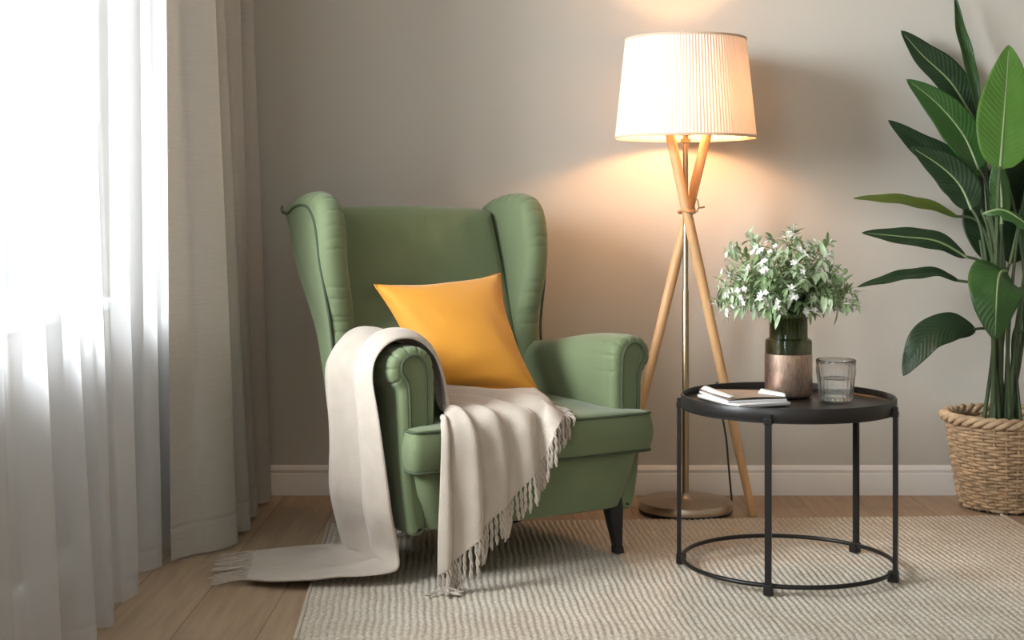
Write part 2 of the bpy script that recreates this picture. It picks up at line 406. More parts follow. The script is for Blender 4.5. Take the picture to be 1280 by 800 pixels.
# phases: crest (toward the room) at integer values
def interp(tab):
    def f(y):
        for (a, pa), (b, pb) in zip(tab, tab[1:]):
            if y <= b or (b, pb) == tab[-1]: return pa+(pb-pa)*(y-a)/(b-a)
        return tab[-1][1]
    return f
curtain('sheer_curtain', M['sheer'], 1.35, 4.32, -.988, .033, interp([(1.35, -6.), (1.9, -4), (2.5, -1.2), (2.78, 0), (3.03, 1), (3.21, 2), (3.42, 3), (3.72, 4), (3.95, 5), (4.2, 6), (4.35, 6.5)]),
        'sheer white floor-length curtain hanging in front of the bright window', 'curtain', flare=.085, hem=.05, sharp=.75, flfun=lambda s_: 1-.8*sstep(.62, .80, s_))
curtain('linen_curtain', M['drape'], 3.765, 4.62, -.885, .062, interp([(3.765, -.5), (3.96, 0), (4.15, 1), (4.35, 2), (4.55, 3), (4.65, 3.5)]),
        'heavy grey-beige linen curtain gathered beside the sheer one, near the wall corner', 'curtain', flare=.06, hem=.085, sharp=.8)
rl = empty('curtain_rail', (-.93, 3.0, 2.5)); tag(rl, 'white ceiling rail that carries both curtains', 'curtain rail')
for x_ in (-1.01, -.90):
    mb = MB(); mb.box(x_-.02, x_+.02, 1.3, 4.66, 2.455, 2.50); build('track', mb, M['rail'], rl, world=True, smooth=False)
for y in (1.5, 2.6, 3.6, 4.55):
    mb = MB(); mb.box(-1.12, -.88, y-.012, y+.012, 2.50, 2.52); build('bracket', mb, M['rail'], rl, world=True, smooth=False)

# ------------------------------------------------------------------ armchair
CH = empty('wingback_armchair', (.07, 3.64, .011), math.radians(30))
tag(CH, 'sage green wingback armchair with rolled arms and black legs, standing on the rug', 'armchair')
G = M['green']
def oy(f): return f
SEAT = .394; CT = .106
def cushion_top(x, y):
    k = max(0, 1-(x/.36)**2)*max(0, 1-((y-.30)/.36)**2); return SEAT+.022*k**.7
# base (seat frame)
def rrect(x0, x1, y0, y1, r, n=6):
    out = []
    for (cx, cy, a0) in ((x1-r, y0+r, -PI/2), (x1-r, y1-r, 0), (x0+r, y1-r, PI/2), (x0+r, y0+r, PI)):
        for k in range(n+1):
            a = a0+PI/2*k/n; out.append(Vector((cx+r*math.cos(a), cy+r*math.sin(a))))
    return out
def loft_rr(levels, m=100):
    rows = []
    for (z, x0, x1, y0, y1, r) in levels:
        rows.append([(p.x, p.y, z) for p in even(rrect(x0, x1, y0, y1, r), m, True)])
    mb = MB(); mb.grid(rows, closed_u=True); n = len(mb.v)
    mb.f.append(tuple(range(m))[::-1]); mb.f.append(tuple(n-m+k for k in range(m))); return mb
mb = loft_rr([(.130, -.285, .285, .055, .56, .045), (.124+.012, -.300, .300, .040, .575, .055), (.17, -.312, .312, .030, .585, .055),
              (.23, -.328, .328, .020, .595, .05), (.285, -.338, .338, .012, .60, .045), (.292, -.338, .338, .012, .60, .045), (.296, -.30, .30, .05, .58, .04)])
base = build('seat_base', mb, G, CH)
mb = MB(); mb.tube([Vector((p.x, p.y, .288)) for p in even(rrect(-.341, .341, .009, .60, .047), 120, True)], .0035, 6, closed=True); build('piping', mb, M['piping'], base)
# T cushion
Tout = [(-.33, -.005), (-.2, -.012), (0, -.015), (.2, -.012), (.33, -.005), (.358, .004), (.362, .03), (.358, .058), (.33, .066), (.285, .070), (.272, .09), (.270, .2), (.268, .40), (.262, .535), (.235, .56), (0, .565), (-.235, .56), (-.262, .535), (-.268, .40), (-.270, .2), (-.272, .09), (-.285, .070), (-.33, .066), (-.358, .058), (-.362, .03), (-.358, .004)]
def cmap(u, v, w):
    t = w/CT
    x, y = u, v
    z = SEAT-CT+w
    if t > .8: z += (cushion_top(x, y)-SEAT)
    else: z += .0
    return (x, y, z)
pr = [(.012, 0), (.004, .003), (0, .010)]+[(-.008*math.sin(PI*k/8)+0, .010+(CT-.020)*k/8) for k in range(1, 8)]+[(0, CT-.010), (.004, CT-.003), (.012, CT)]
mb, o2 = slab(Tout, 200, pr, cmap, mid=(.9, .78, .62, .45, .28, .12)); cush = build('seat_cushion', mb, G, CH)
for z in (SEAT-.002, SEAT-CT+.003):
    mb = MB(); mb.tube([Vector((p.x, p.y, z)) for p in inset(o2, .001)], .0038, 6, closed=True); build('piping', mb, M['piping'], cush)
# backrest
Bout = [(-.262, .40), (-.268, .60), (-.27, .80), (-.27, .93), (-.255, .962), (-.15, .972), (0, .977), (.15, .972), (.255, .962), (.27, .93), (.27, .80), (.268, .60), (.262, .40), (.22, .375), (0, .37), (-.22, .375)][::-1]
def bmap(u, v, w):
    # outline (x, z); w: 0 rear face, .12 front face
    yf = .50+(v-.38)*.373
    pad = 0
    if w > .1:
        k = max(0, 1-(u/.27)**2)
        pad = .028*k*math.exp(-((v-.52)/.12)**2)+.018*k*math.exp(-((v-.82)/.13)**2)-.016*k*math.exp(-((v-.685)/.035)**2)
        # faint drawn creases under the top edge
        pad += .0016*math.sin(u*75+v*9)*sstep(.78, .92, v)*(1-sstep(.93, .97, v))
    return (u, yf+.12-w-pad, v)
mb, _ = slab([(a*1.07, b) for a, b in Bout], 200, rnd(0, .12, .035, 6), bmap, mid=(.93, .85, .76, .66, .55, .44, .32, .2, .1)); mb.v = [(v[0], v[1]+.035*sstep(.40, .95, v[2]), v[2]-.017*sstep(.55, .9, v[2])) for v in mb.v]; build('backrest', mb, G, CH)

# wings: outline in (y, z)
Wout = [(.60, .30), (.640, .42), (.695, .58), (.750, .74), (.800, .88), (.836, .945), (.838, .968), (.815, .984), (.77, .998), (.70, 1.010), (.62, 1.012), (.56, .992), (.524, .945), (.512, .88), (.512, .81), (.518, .74), (.528, .68), (.538, .62), (.535, .56), (.525, .48), (.505, .38), (.50, .30), (.55, .285)]
WT = .080
def lean(p):
    x, y, z = p
    return (x, y+.035*sstep(.40, .95, z), z-.015*sstep(.55, .9, z))
def wing_x(y, z):
    return .303+.032*sstep(.55, .86, z)
for s in (-1, 1):
    def wmap(u, v, w, s=s):
        a = wing_x(u, v)-WT*.5+w
        # gathered roll on the front edge
        return (s*a, u, v)
    # rounder, fatter roll at front and top, plain at the back
    mb, o2 = slab(Wout, 460, rnd(0, WT, .036, 7), wmap, mid=(.9, .78, .62, .45, .28, .12), bulge=-.004)
    if s < 0: mb.f = [f[::-1] for f in mb.f]
    # pleats on the roll
    nv = []
    for (x, y, z) in mb.v:
        d = 0
        if y < .62 or z > .95:
            ang = math.atan2(z-.80, y-.62); edge = sstep(.035, .0, min((Vector((y, z))-p).length for p in o2[::4])) if True else 0
            if z > .84:
                q = (ang*4.6) % 1; d = -.0032*edge*math.exp(-((q-.5)/.09)**2)
            for zc in (.735, .70, .645, .632, .60): d += -.0030*edge*math.exp(-((z-zc-.02*(y-.55))/.0045)**2)
        c = wing_x(y, z)*s
        nv.append((c+(x-c)*(1+d*22), y-d*.8*(1 if y < .6 else 0), z+d*(1 if z > .94 else 0)))
    mb.v = [lean(v) for v in nv]
    wing = build('wing', mb, G, CH)
    # piping following the roll on the outer face
    path = spline([Vector((a, b, 0)) for a, b in [(.835, .955), (.79, .950), (.745, .966), (.69, .974), (.63, .966), (.585, .93), (.562, .87), (.552, .80), (.548, .73), (.550, .66), (.553, .60), (.550, .54), (.545, .48), (.53, .40)]], 120)
    mb = MB(); mb.tube([Vector(lean((s*(wing_x(p.x, p.y)+WT*.5+.0005), p.x, p.y))) for p in path], .0042, 8); build('piping', mb, M['piping'], wing)
    if s < 0 or s > 0:
        # tiny scroll of gathered fabric at the rear top corner
        mb = MB(); c0 = Vector((s*(wing_x(.84, .96)+WT*.5-.006), .842, .958))
        c0 = Vector(lean(c0)); mb.tube([c0+Vector((0, -.02, -.008)), c0+Vector((0, .0, -.004)), c0+Vector((0, .012, .006)), c0+Vector((0, .010, .014)), c0+Vector((0, .002, .012))], [.006, .007, .006, .004, .002], 8); build('corner_scroll', mb, G, wing)
    # seat-side panel joining wing to base, rear and flank
    # --- arm
    def section(y):
        T = .599-.058*sstep(.1, .60, y)
        A = [(.272, .285), (.271, .36), (.270, .44), (.270, T-.085), (.272, T-.055), (.280, T-.028), (.297, T-.009), (.322, T), (.350, T-.001), (.374, T-.009), (.392, T-.028), (.399, T-.054), (.395, T-.078), (.383, T-.096), (.373, T-.112), (.371, T-.15), (.369, .36), (.365, .28), (.356, .20), (.340, .128), (.31, .120), (.30, .13), (.29, .2)]
        return even(spline([Vector((a, b)) for a, b in A], 400, True), 260, True)
    ys = [.055, .0565, .062, .070, .080, .092, .105, .12]+[.12+.50*k/16 for k in range(1, 17)]
    cen = Vector((.325, .40)); rows = []
    for y in ys:
        sec = section(y)
        d = {0: .020, 1: .012, 2: .005, 3: .0015}.get(ys.index(y), 0)
        # outline is clockwise or counter: find sign by area
        ar = sum(sec[i].x*sec[(i+1) % 260].y-sec[(i+1) % 260].x*sec[i].y for i in range(260))
        sec2 = inset(sec, d if ar > 0 else -d)
        row = []
        for q, p in enumerate(sec2):
            a = math.atan2(p.y-.545, p.x-.335)
            pl = 0
            if p.y > .49 and y < .15: pl = -.0045*math.exp(-(math.sin(a*5.0)/.22)**2)*(1-sstep(.10, .15, y))
            v = Vector((p.x-.335, p.y-.545)); l = v.length
            if l > 1e-6: v = v*(1+pl/l)
            ax, az = v.x+.335, v.y+.545
            lim = .41-.085*sstep(.36, .56, y)
            if ax > .30: ax = .30+(ax-.30)*(lim-.30)/.11
            yl = .585+(az-.34)*.38
            row.append((s*ax, .055+(y-.055)*(yl-.055)/.565 if y > .12 else y, az))
        rows.append(row)
    mb = MB(); mb.grid(rows, closed_u=True)
    # caps: front slightly recessed panel built from scaled rings
    f0 = rows[0]
    cc = Vector((s*.325, .055, .40))
    o0 = len(mb.v); mb.f.append(tuple(range(260)) if s < 0 else tuple(range(260))[::-1])
    n0 = (len(ys)-1)*260; mb.f.append(tuple(n0+k for k in range(260)))
    arm = build('armrest', mb, G, CH)
    # long front panel edged with piping
    pan = [(.300, .295), (.299, .40), (.299, .50), (.303, .545), (.314, .568), (.330, .577), (.348, .576), (.362, .566), (.368, .550), (.366, .536), (.357, .522), (.350, .508), (.346, .48), (.343, .40), (.338, .295)]
    pts = spline([Vector((s*a, .0535, b)) for a, b in pan], 110)
    mb = MB(); mb.tube(pts, .0032, 6); build('piping', mb, M['piping'], arm)
# legs
for (x, y, back) in ((-.212, .095, 0), (.286, .085, 0), (-.235, .53, 1), (.235, .53, 1)):
    mb = MB(); sp = .02 if back else -.012
    rows = []
    for z, r in ((.155, .024), (.13, .023), (.07, .0165), (.022, .0115), (.020, .0135), (.002, .0135)):
        k = 1-z/.15; rows.append([(x+(math.copysign(.012, x))*k+cx*r, y+sp*k+cy*r, z) for cx, cy in ((-1, -.8), (-.8, -1), (.8, -1), (1, -.8), (1, .8), (.8, 1), (-.8, 1), (-1, .8))])
    mb.grid(rows, closed_u=True); mb.f.append(tuple(range(8))); mb.f.append(tuple(40+k for k in range(8)))
    build('leg', mb, M['blackleg'], CH, angle=25)

# ------------------------------------------------------------------ throw pillow
TL, TR, BR, BL = P(468, 356, 3.99), P(625, 342, 4.10), P(676, 494, 3.90), P(524, 512, 3.80)
BL.z = .455; 
c0 = (TL+TR+BR+BL)/4; nrm = ((TR-BL).cross(TL-BR)).normalized()
if nrm.y > 0: nrm = -nrm
n = 36; rowsF = []; rowsB = []
for i in range(n+1):
    v = i/n; rf = []; rb = []
    for j in range(n+1):
        u = j/n; pu, pv = u, v
        # edges pulled in between the corners
        cu = .075*math.sin(PI*v)**1.0; cv = .065*math.sin(PI*u)
        pu = cu+(1-2*cu)*u; pv = cv+(1-2*cv)*v
        p = BL.lerp(BR, pu).lerp(TL.lerp(TR, pu), pv)
        e = (max(0, 4*u*(1-u))*max(0, 4*v*(1-v)))**.42
        wr = .0060*math.sin(23*u+9*v)*(abs(2*u-1)**3)*(1-abs(2*v-1)) + .0055*math.sin(26*v-8*u)*(abs(2*v-1)**3)*(1-abs(2*u-1))
        t = .074*e+wr*(e > .01)
        rf.append(p+nrm*t); rb.append(p-nrm*t*.9)
    rowsF.append(rf); rowsB.append(rb)
mb = MB(); mb.grid(rowsF); o = len(mb.v); mb.grid([r[::-1] for r in rowsB])
# welded by distance below
pil = build('throw_pillow', mb, M['mustard'], world=True, loc=c0, angle=None)
import bmesh
bm = bmesh.new(); bm.from_mesh(pil.data); bmesh.ops.remove_doubles(bm, verts=bm.verts, dist=.0004); bmesh.ops.recalc_face_normals(bm, faces=bm.faces); bm.to_mesh(pil.data); bm.free()
for p in pil.data.polygons: p.use_smooth = True
tag(pil, 'mustard yellow velvet cushion leaning in the seat of the green armchair', 'pillow')
def edge_pts():
    out = []
    for k in range(n): out.append(rowsF[0][k])
    for k in range(n): out.append(rowsF[k][n])
    for k in range(n): out.append(rowsF[n][n-k])
    for k in range(n): out.append(rowsF[n-k][0])
    return out
mb = MB(); mb.tube(edge_pts(), .0026, 6, closed=True); build('seam_edge', mb, mat('mustard_seam', (.62, .25, .015), .8), pil, world=True)

# ------------------------------------------------------------------ throw blanket
Minv = (Matrix.Translation(CH.location) @ Matrix.Rotation(math.radians(30), 4, 'Z')).inverted()
def wl(x, y, z): return Minv @ Vector((x, y, z))
def LN(a, b, k=7): return [a.lerp(b, i/(k-1)) for i in range(k)]
V = Vector
floor_z = .012-.011
rowsT = [
  LN(wl(-.675, 3.555, .014), wl(-.705, 3.86, .014)),
  LN(wl(-.61, 3.525, .017), wl(-.63, 3.885, .016)),
  LN(wl(-.53, 3.505, .024), wl(-.57, 3.89, .020)),
  LN(wl(-.45, 3.50, .030), wl(-.53, 3.88, .024)),
  LN(wl(-.36, 3.505, .030), wl(-.50, 3.86, .030)),
  LN(wl(-.285, 3.53, .040), wl(-.465, 3.84, .045)),
  LN(wl(-.278, 3.555, .095), wl(-.472, 3.825, .12)),
  LN(V((-.370, .072, .19)), V((-.405, .405, .22))),
  LN(V((-.385, .070, .33)), V((-.400, .415, .36))),
  LN(V((-.395, .072, .45)), V((-.402, .425, .47))),
  LN(V((-.406, .078, .54)), V((-.398, .430, .535))),
  LN(V((-.398, .082, .592)), V((-.375, .435, .582))),
  LN(V((-.366, .084, .622)), V((-.342, .435, .608))),
  LN(V((-.318, .084, .626)), V((-.300, .430, .606))),
  LN(V((-.275, .084, .598)), V((-.258, .420, .578))),
  LN(V((-.252, .080, .545)), V((-.232, .400, .520))),
  LN(V((-.242, .072, .480)), V((-.195, .350, .470))),
  [V((-.248, .045, .432)), V((-.235, .09, .438)), V((-.215, .14, .444)), V((-.19, .19, .452)), V((-.165, .235, .460)), V((-.14, .28, .464)), V((-.12, .315, .458))],
  [V((-.290, -.008, .424)), V((-.235, .02, .432)), V((-.185, .06, .440)), V((-.13, .115, .448)), V((-.075, .18, .452)), V((-.03, .235, .452)), V((-.01, .295, .445))],
  [V((-.304, -.036, .385)), V((-.238, -.030, .395)), V((-.175, -.022, .420)), V((-.11, .010, .438)), V((-.045, .075, .446)), V((.02, .175, .450)), V((.05, .28, .444))],
  [V((-.312, -.045, .27)), V((-.240, -.045, .30)), V((-.172, -.042, .335)), V((-.10, -.036, .385)), V((-.025, -.005, .432)), V((.045, .10, .442)), V((.080, .255, .440))],
  [V((-.318, -.048, .155)), V((-.240, -.048, .20)), V((-.170, -.048, .25)), V((-.100, -.046, .305)), V((-.026, -.038, .372)), V((.045, .02, .428)), V((.098, .255, .436))],
  [V((-.320, -.048, .045)), V((-.240, -.048, .11)), V((-.172, -.048, .172)), V((-.100, -.048, .238)), V((-.022, -.046, .315)), V((.050, -.022, .405)), V((.120, .235, .434))],
]
for i_, row_ in enumerate(rowsT):
    dz_ = .012 if i_ in (9, 10) else (.020 if 11 <= i_ <= 15 else (.014 if i_ > 15 else 0))
    for p_ in row_: p_.z -= dz_*(1 if p_.z > .2 else 0)
NU, NVv = 150, 260
A = [spline(r, NU) for r in rowsT]
cols = [spline([A[i][j] for i in range(len(A))], NVv) for j in range(NU)]     # [u][v]
grid = [[cols[j][i].copy() for j in range(NU)] for i in range(NVv)]
nrw = len(rowsT)-1
def foldamp(s):
    if s < 2.5: return .006
    if s < 4: return .006+.008*(s-2.5)
    if s < 7: return .018+(s-4)/3*.030
    if s < 10: return .048
    if s < 14: return .048-(s-10)/4*.020
    if s < 17: return .026
    if s < 19: return .024
    return .024+.012*(s-19)/3
def fold(u, s):
    # returns (shifted u, height 0..1): sheared waves so that one roll laps over the next
    env = math.sin(PI*min(1, max(0, u)))**.35
    t = sstep(14, 17, s); lo = sstep(1, 6, s)
    ph1 = 2*PI*(1.9*u+.06*math.sin(s*.8)+.22); b1 = 1.15*lo/(2*PI*1.9)
    u1 = u-b1*math.sin(ph1+1.0)*env; h1 = (.5-.5*math.cos(ph1))**.9+.07*math.sin(2*PI*u*6+s*.3)
    w = u**.9; n2 = 5.2; ph2 = 2*PI*(n2*w+.05*math.sin(s*1.4+4*u)+.35); b2 = 1.05/(2*PI*n2)
    u2 = u-b2*math.sin(ph2+.8)*env; am = .65+.35*math.sin(7.3*u+1.1); h2 = ((.5-.5*math.cos(ph2))*am+.12*math.sin(2*PI*u*11))*sstep(-.02, .09, u)
    return max(0, min(1, u1*(1-t)+u2*t)), h1*(1-t)+h2*t
nrmg = []
for i in range(NVv):
    row = []
    for j in range(NU):
        du = grid[i][min(j+1, NU-1)]-grid[i][max(j-1, 0)]; dv = grid[min(i+1, NVv-1)][j]-grid[max(i-1, 0)][j]
        nn = du.cross(dv)
        row.append(nn.normalized() if nn.length > 1e-12 else V((0, 0, 1)))
    nrmg.append(row)
# orientation: on top of the arm the normal must point up
it = int(12.5/nrw*(NVv-1))
sg = 1 if nrmg[it][NU//2].z > 0 else -1
RNG = random.Random(3)
out = []
for i in range(NVv):
    s = i/(NVv-1)*nrw; row = []
    for j in range(NU):
        u = j/(NU-1); uu, hh = fold(u, s); jf = uu*(NU-1); j0 = min(int(jf), NU-2); f_ = jf-j0
        p = grid[i][j0].lerp(grid[i][j0+1], f_)+nrmg[i][j0].lerp(nrmg[i][j0+1], f_)*sg*foldamp(s)*hh
        # keep out of the floor, cushion and base
        if p.z < .004: p.z = .004
        if s > 16:
            if p.y > -.018 and -.36 < p.x < .36:
                ct = cushion_top(p.x, p.y)+.006
                if p.z < ct and p.y > .02: p.z = ct
                elif p.z < ct: 
                    if ct-p.z < .03: p.z = ct
                    else: p.y = -.022
        row.append(p)
    out.append(row)
# smooth a little
for it2 in range(1):
    o2_ = [[q.copy() for q in r] for r in out]
    for i in range(1, NVv-1):
        for j in range(1, NU-1):
            o2_[i][j] = out[i][j]*.5+(out[i-1][j]+out[i+1][j]+out[i][j-1]+out[i][j+1])*.125
    out = o2_
mb = MB(); mb.grid(out)
thr = build('throw_blanket', mb, M['throw'], loc=tuple(CH.location), rz=math.radians(30), solid=.005, angle=None)
tag(thr, 'pale beige wool throw with tassels draped over the armchair arm, seat and floor', 'blanket')
# tassels
def tassel(path, r=.0034):
    mb = MB(); pts = spline(path, 16)
    for k in range(2):
        q = []
        for i, p in enumerate(pts):
            a = i*.75+k*PI; off = r*.75
            q.append(p+V((math.cos(a)*off, math.sin(a)*off, math.cos(a+1)*off*.5)))
        mb.tube(q, [r*.8]*14+[r*.7, r*.35], 5)
    build('tassel', mb, M['throw'], thr)
NT = 76
for k in range(NT):
    u = (k+.5)/NT; j = u*(NU-1); j0 = int(j); p = out[-1][j0].lerp(out[-1][min(j0+1, NU-1)], j-j0)
    Lt = .078+R.uniform(-.012, .010)
    dx, dy = R.uniform(-.007, .007), R.uniform(-.008, .002)
    on = sstep(.84, .90, u)
    if p.y > -.02:                        # lying on the seat, running outwards then over the edge
        d = V((.12, -.99, 0)).normalized() if p.y > .06 else V((.10, -.99, 0)).normalized()
        d = (d+V((R.uniform(-.15, .15), R.uniform(-.15, .15), 0))).normalized()
        path = [p]
        q = p.copy(); step = Lt*1.15/5
        for _ in range(5):
            if q.y > -.020: q = q+d*step; q.z = max(cushion_top(q.x, q.y)+.005, q.z-.012) if q.y > -.012 else q.z-.004
            else: q = q+V((dx*.3, -.001, -step)) 
            path.append(q.copy())
    else:
        path = [p]; q = p.copy()
        for m_ in range(5):
            st = Lt/5
            if q.z-st < .010: 
                dd = V((math.cos(-2.9+2.8*((k*.618) % 1)), math.sin(-2.9+2.8*((k*.618) % 1)), 0)); q = q+dd*st; q.z = .006+R.uniform(0, .004)
            else: q = q+V((dx/5+.002*math.sin(m_*2+k), dy/5, -st))
            path.append(q.copy())
    tassel(path)
for k in range(24):
    u = (k+.5)/24; j = int(u*(NU-1)); p = out[0][j]
    d = (Minv.to_3x3() @ V((-1, -.25+R.uniform(-.38, .38), 0))).normalized(); path = [p]; q = p.copy(); Lt = .095+R.uniform(-.02, .012)
    for m_ in range(4):
        q = q+d*Lt/4+ (Minv.to_3x3() @ V((0, .004*math.sin(m_*2.2+k), 0))); q.z = max(.0, .006-.003*m_)+.001; path.append(q.copy())
    tassel(path, .0025)

# ------------------------------------------------------------------ floor lamp
LX, LY = .549, 4.43
LP = empty('floor_lamp', (LX, LY, 0)); tag(LP, 'tripod floor lamp with crossed wooden legs, round metal base and glowing pleated drum shade', 'floor lamp')
mb = MB(); mb.lathe([(0, .004), (.135, .004), (.146, .006), (.148, .010), (.146, .013)], (LX, LY, 0), 72); build('base_ring', mb, M['blackmetal'], LP, world=True)
mb = MB(); mb.lathe([(.143, .010), (.147, .014), (.1475, .034), (.145, .038), (.135, .0405), (.06, .044), (.022, .047), (.016, .052), (.012, .062), (0, .062)], (LX, LY, 0), 72); build('base', mb, M['nickel'], LP, world=True)
mb = MB(); mb.lathe([(.0105, .05), (.0105, .70), (.0085, .705), (.0085, 1.168), (.016, 1.170), (.016, 1.180), (.009, 1.183), (.009, 1.20)], (LX, LY, 0), 20); build('pole', mb, M['brass'], LP, world=True)
def leg(a, b, r0, r1, rm):
    a = V(a); b = V(b); mb = MB(); pts = [a.lerp(b, k/20) for k in range(21)]
    mb.tube(pts, [r0+(rm-r0)*min(1, k/12) if k <= 12 else rm+(r1-rm)*(k-12)/8 for k in range(21)], 18); return mb
jz = .963
# front leg: foot right, top left; rear leg: foot left, top right
fa = P(941, 641, 4.375); fa.z = .002; fj = P(858, 262, 4.395); ft = fj+(fj-fa)*.34
build('wooden_leg', leg(fa, ft, .0125, .0150, .0165), M['birch'], LP, world=True)
ra = P(771, 634, 4.49); ra.z = .002; rj = P(861, 262, 4.458); rt = rj+(rj-ra)*.34
build('wooden_leg', leg(ra, rt, .0125, .0150, .0165), M['birch'], LP, world=True)
mb = MB(); c = V((LX+.003, 4.425, jz-.012))
mb.tube([c+V((.024*math.cos(a), .050*math.sin(a), .003*math.sin(2*a))) for a in [2*PI*k/40 for k in range(40)]], .0045, 8, closed=True); build('leather_strap', mb, M['leather'], LP, world=True)
mb = MB(); c = V((LX+.026, 4.40, .965))
mb.tube([c+V((.0, 0, .030)), c+V((.008, -.004, .022)), c+V((.012, -.004, .0)), c+V((.006, -.002, -.016)), c+V((0, 0, -.010)), c+V((-.001, 0, .0))], .0022, 6)
mb.tube([c+V((.010, -.004, -.002)), c+V((.020, -.004, -.001)), c+V((.030, -.004, .001))], [.002, .003, .0035], 8); build('clasp', mb, M['brass'], LP, world=True)
# shade
r0, r1, z0, z1 = .2215, .1895, 1.185, 1.493; NPL = 128; seg = NPL*6
rows = []
for k in range(13):
    t = k/12; rr = r0+(r1-r0)*t; z = z0+(z1-z0)*t
    rows.append([(LX+(rr+.0030*abs(math.sin(NPL*.5*2*PI*q/seg))**.7-.0020)*math.cos(2*PI*q/seg), LY+(rr+.0030*abs(math.sin(NPL*.5*2*PI*q/seg))**.7-.0020)*math.sin(2*PI*q/seg), z) for q in range(seg)])
mb = MB(); mb.grid(rows, closed_u=True); shade = build('lamp_shade', mb, M['shade'], LP, world=True, angle=None); shade['label'] = 'glowing cream pleated drum shade'
for (rr, z) in ((r0+.0008, z0), (r1+.0008, z1)):
    mb = MB(); mb.lathe([(rr-.002, z-.003), (rr+.0018, z-.003), (rr+.0018, z+.004), (rr-.002, z+.004), (rr-.002, z-.003)], (LX, LY, 0), 96)
    build('trim_ring', mb, M['shadetrim'], shade, world=True)
mb = MB()
for k in range(3):
    a = 2*PI*k/3+.4; mb.tube([V((LX, LY, z1-.004)), V((LX+(r1-.001)*math.cos(a), LY+(r1-.001)*math.sin(a), z1-.002))], .002, 6)
mb.tube([V((LX-.0, LY, 1.20)), V((LX-.05, LY, 1.25)), V((LX-.055, LY, 1.38)), V((LX, LY, z1-.004))], .002, 6); mb.tube([V((LX-.0, LY, 1.20)), V((LX+.05, LY, 1.25)), V((LX+.055, LY, 1.38)), V((LX, LY, z1-.004))], .002, 6)
build('shade_carrier', mb, M['brass'], LP, world=True)
mb = MB(); mb.lathe([(0, 0), (.009, 0), (.009, .006), (.004, .008), (.004, .014), (.0085, .017), (.0085, .027), (.005, .031), (0, .031)], (LX, LY, z1-.002), 20); build('finial', mb, M['nickel'], LP, world=True)
mb = MB(); mb.lathe([(.0, 0), (.017, 0), (.018, .04), (.012, .045), (0, .045)], (LX, LY, 1.192), 20); build('socket', mb, M['socket'], LP, world=True)
mb = MB(); mb.lathe([(.012, 0), (.016, .012), (.027, .035), (.031, .055), (.026, .078), (.012, .090), (0.0005, .093)], (LX, LY, 1.232), 24); build('light_bulb', mb, M['bulb'], LP, world=True)
mb = MB()
cp = [P(896, 478, 4.44), P(903, 520, 4.47), P(908, 550, 4.50), P(911, 585, 4.53)]
e = V((.715, 4.56, .006)); 
mb.tube(spline(cp+[V((.712, 4.555, .045)), e, V((.70, 4.54, .005)), V((.68, 4.50, .005)), V((.67, 4.47, .006))], 60), .0032, 8); build('power_cord', mb, M['cord'], LP, world=True)

# ------------------------------------------------------------------ side table
TX, TY, TRd = .726, 3.69, .2775
TZ = .0115
TB = empty('side_table', (TX, TY, .0)); tag(TB, 'round black metal tray table on four thin legs with a floor ring', 'side table')
mb = MB(); mb.lathe([(0, .441), (.272, .441), (.274, .438), (TRd+.001, .438), (TRd+.002, .441), (TRd+.002, .466), (TRd, .469), (TRd-.003, .469), (TRd-.005, .466), (TRd-.006, .452), (TRd-.012, .4475), (.23, .4465), (0.001, .4465)], (TX, TY, 0), 128); build('tray', mb, M['blacktray'], TB, world=True)
mb = MB(); mb.lathe([(TRd-.0055, .432), (TRd+.0005, .432), (TRd+.0005, .438), (TRd-.0055, .438), (TRd-.0055, .432)], (TX, TY, 0), 128); build('top_ring', mb, M['blackmetal'], TB, world=True)
mb = MB(); mb.tube([V((TX+(TRd-.003)*math.cos(2*PI*k/128), TY+(TRd-.003)*math.sin(2*PI*k/128), TZ+.022)) for k in range(128)], .0058, 10, closed=True); build('floor_ring', mb, M['blackmetal'], TB, world=True)
for deg in (170, 249.5, 330, 38):
    a = math.radians(deg); d = V((math.cos(a), math.sin(a), 0)); tt = V((-math.sin(a), math.cos(a), 0)); c = V((TX, TY, 0))
    def bar(mb, r0, r1, hw, z0, z1):
        vs = [c+d*r+tt*w for r, w in ((r0, -hw), (r1, -hw), (r1, hw), (r0, hw))]
        mb.add([(*v.xy, z0) for v in vs]+[(*v.xy, z1) for v in vs], [(3, 2, 1, 0), (4, 5, 6, 7), (0, 1, 5, 4), (1, 2, 6, 5), (2, 3, 7, 6), (3, 0, 4, 7)])
    mb = MB(); bar(mb, TRd+.001, TRd+.012, .0082, TZ+.001, .455); l = build('leg', mb, M['blackmetal'], TB, world=True, smooth=False, bevel=.0015)
    mb = MB(); bar(mb, TRd-.012, TRd+.014, .0115, TZ+.0005, TZ+.028); build('foot_clamp', mb, M['blackmetal'], l, world=True, smooth=False, bevel=.003)
    mb = MB(); bar(mb, TRd-.008, TRd+.0135, .0105, .430, .444); build('tray_bracket', mb, M['blackmetal'], l, world=True, smooth=False, bevel=.002)

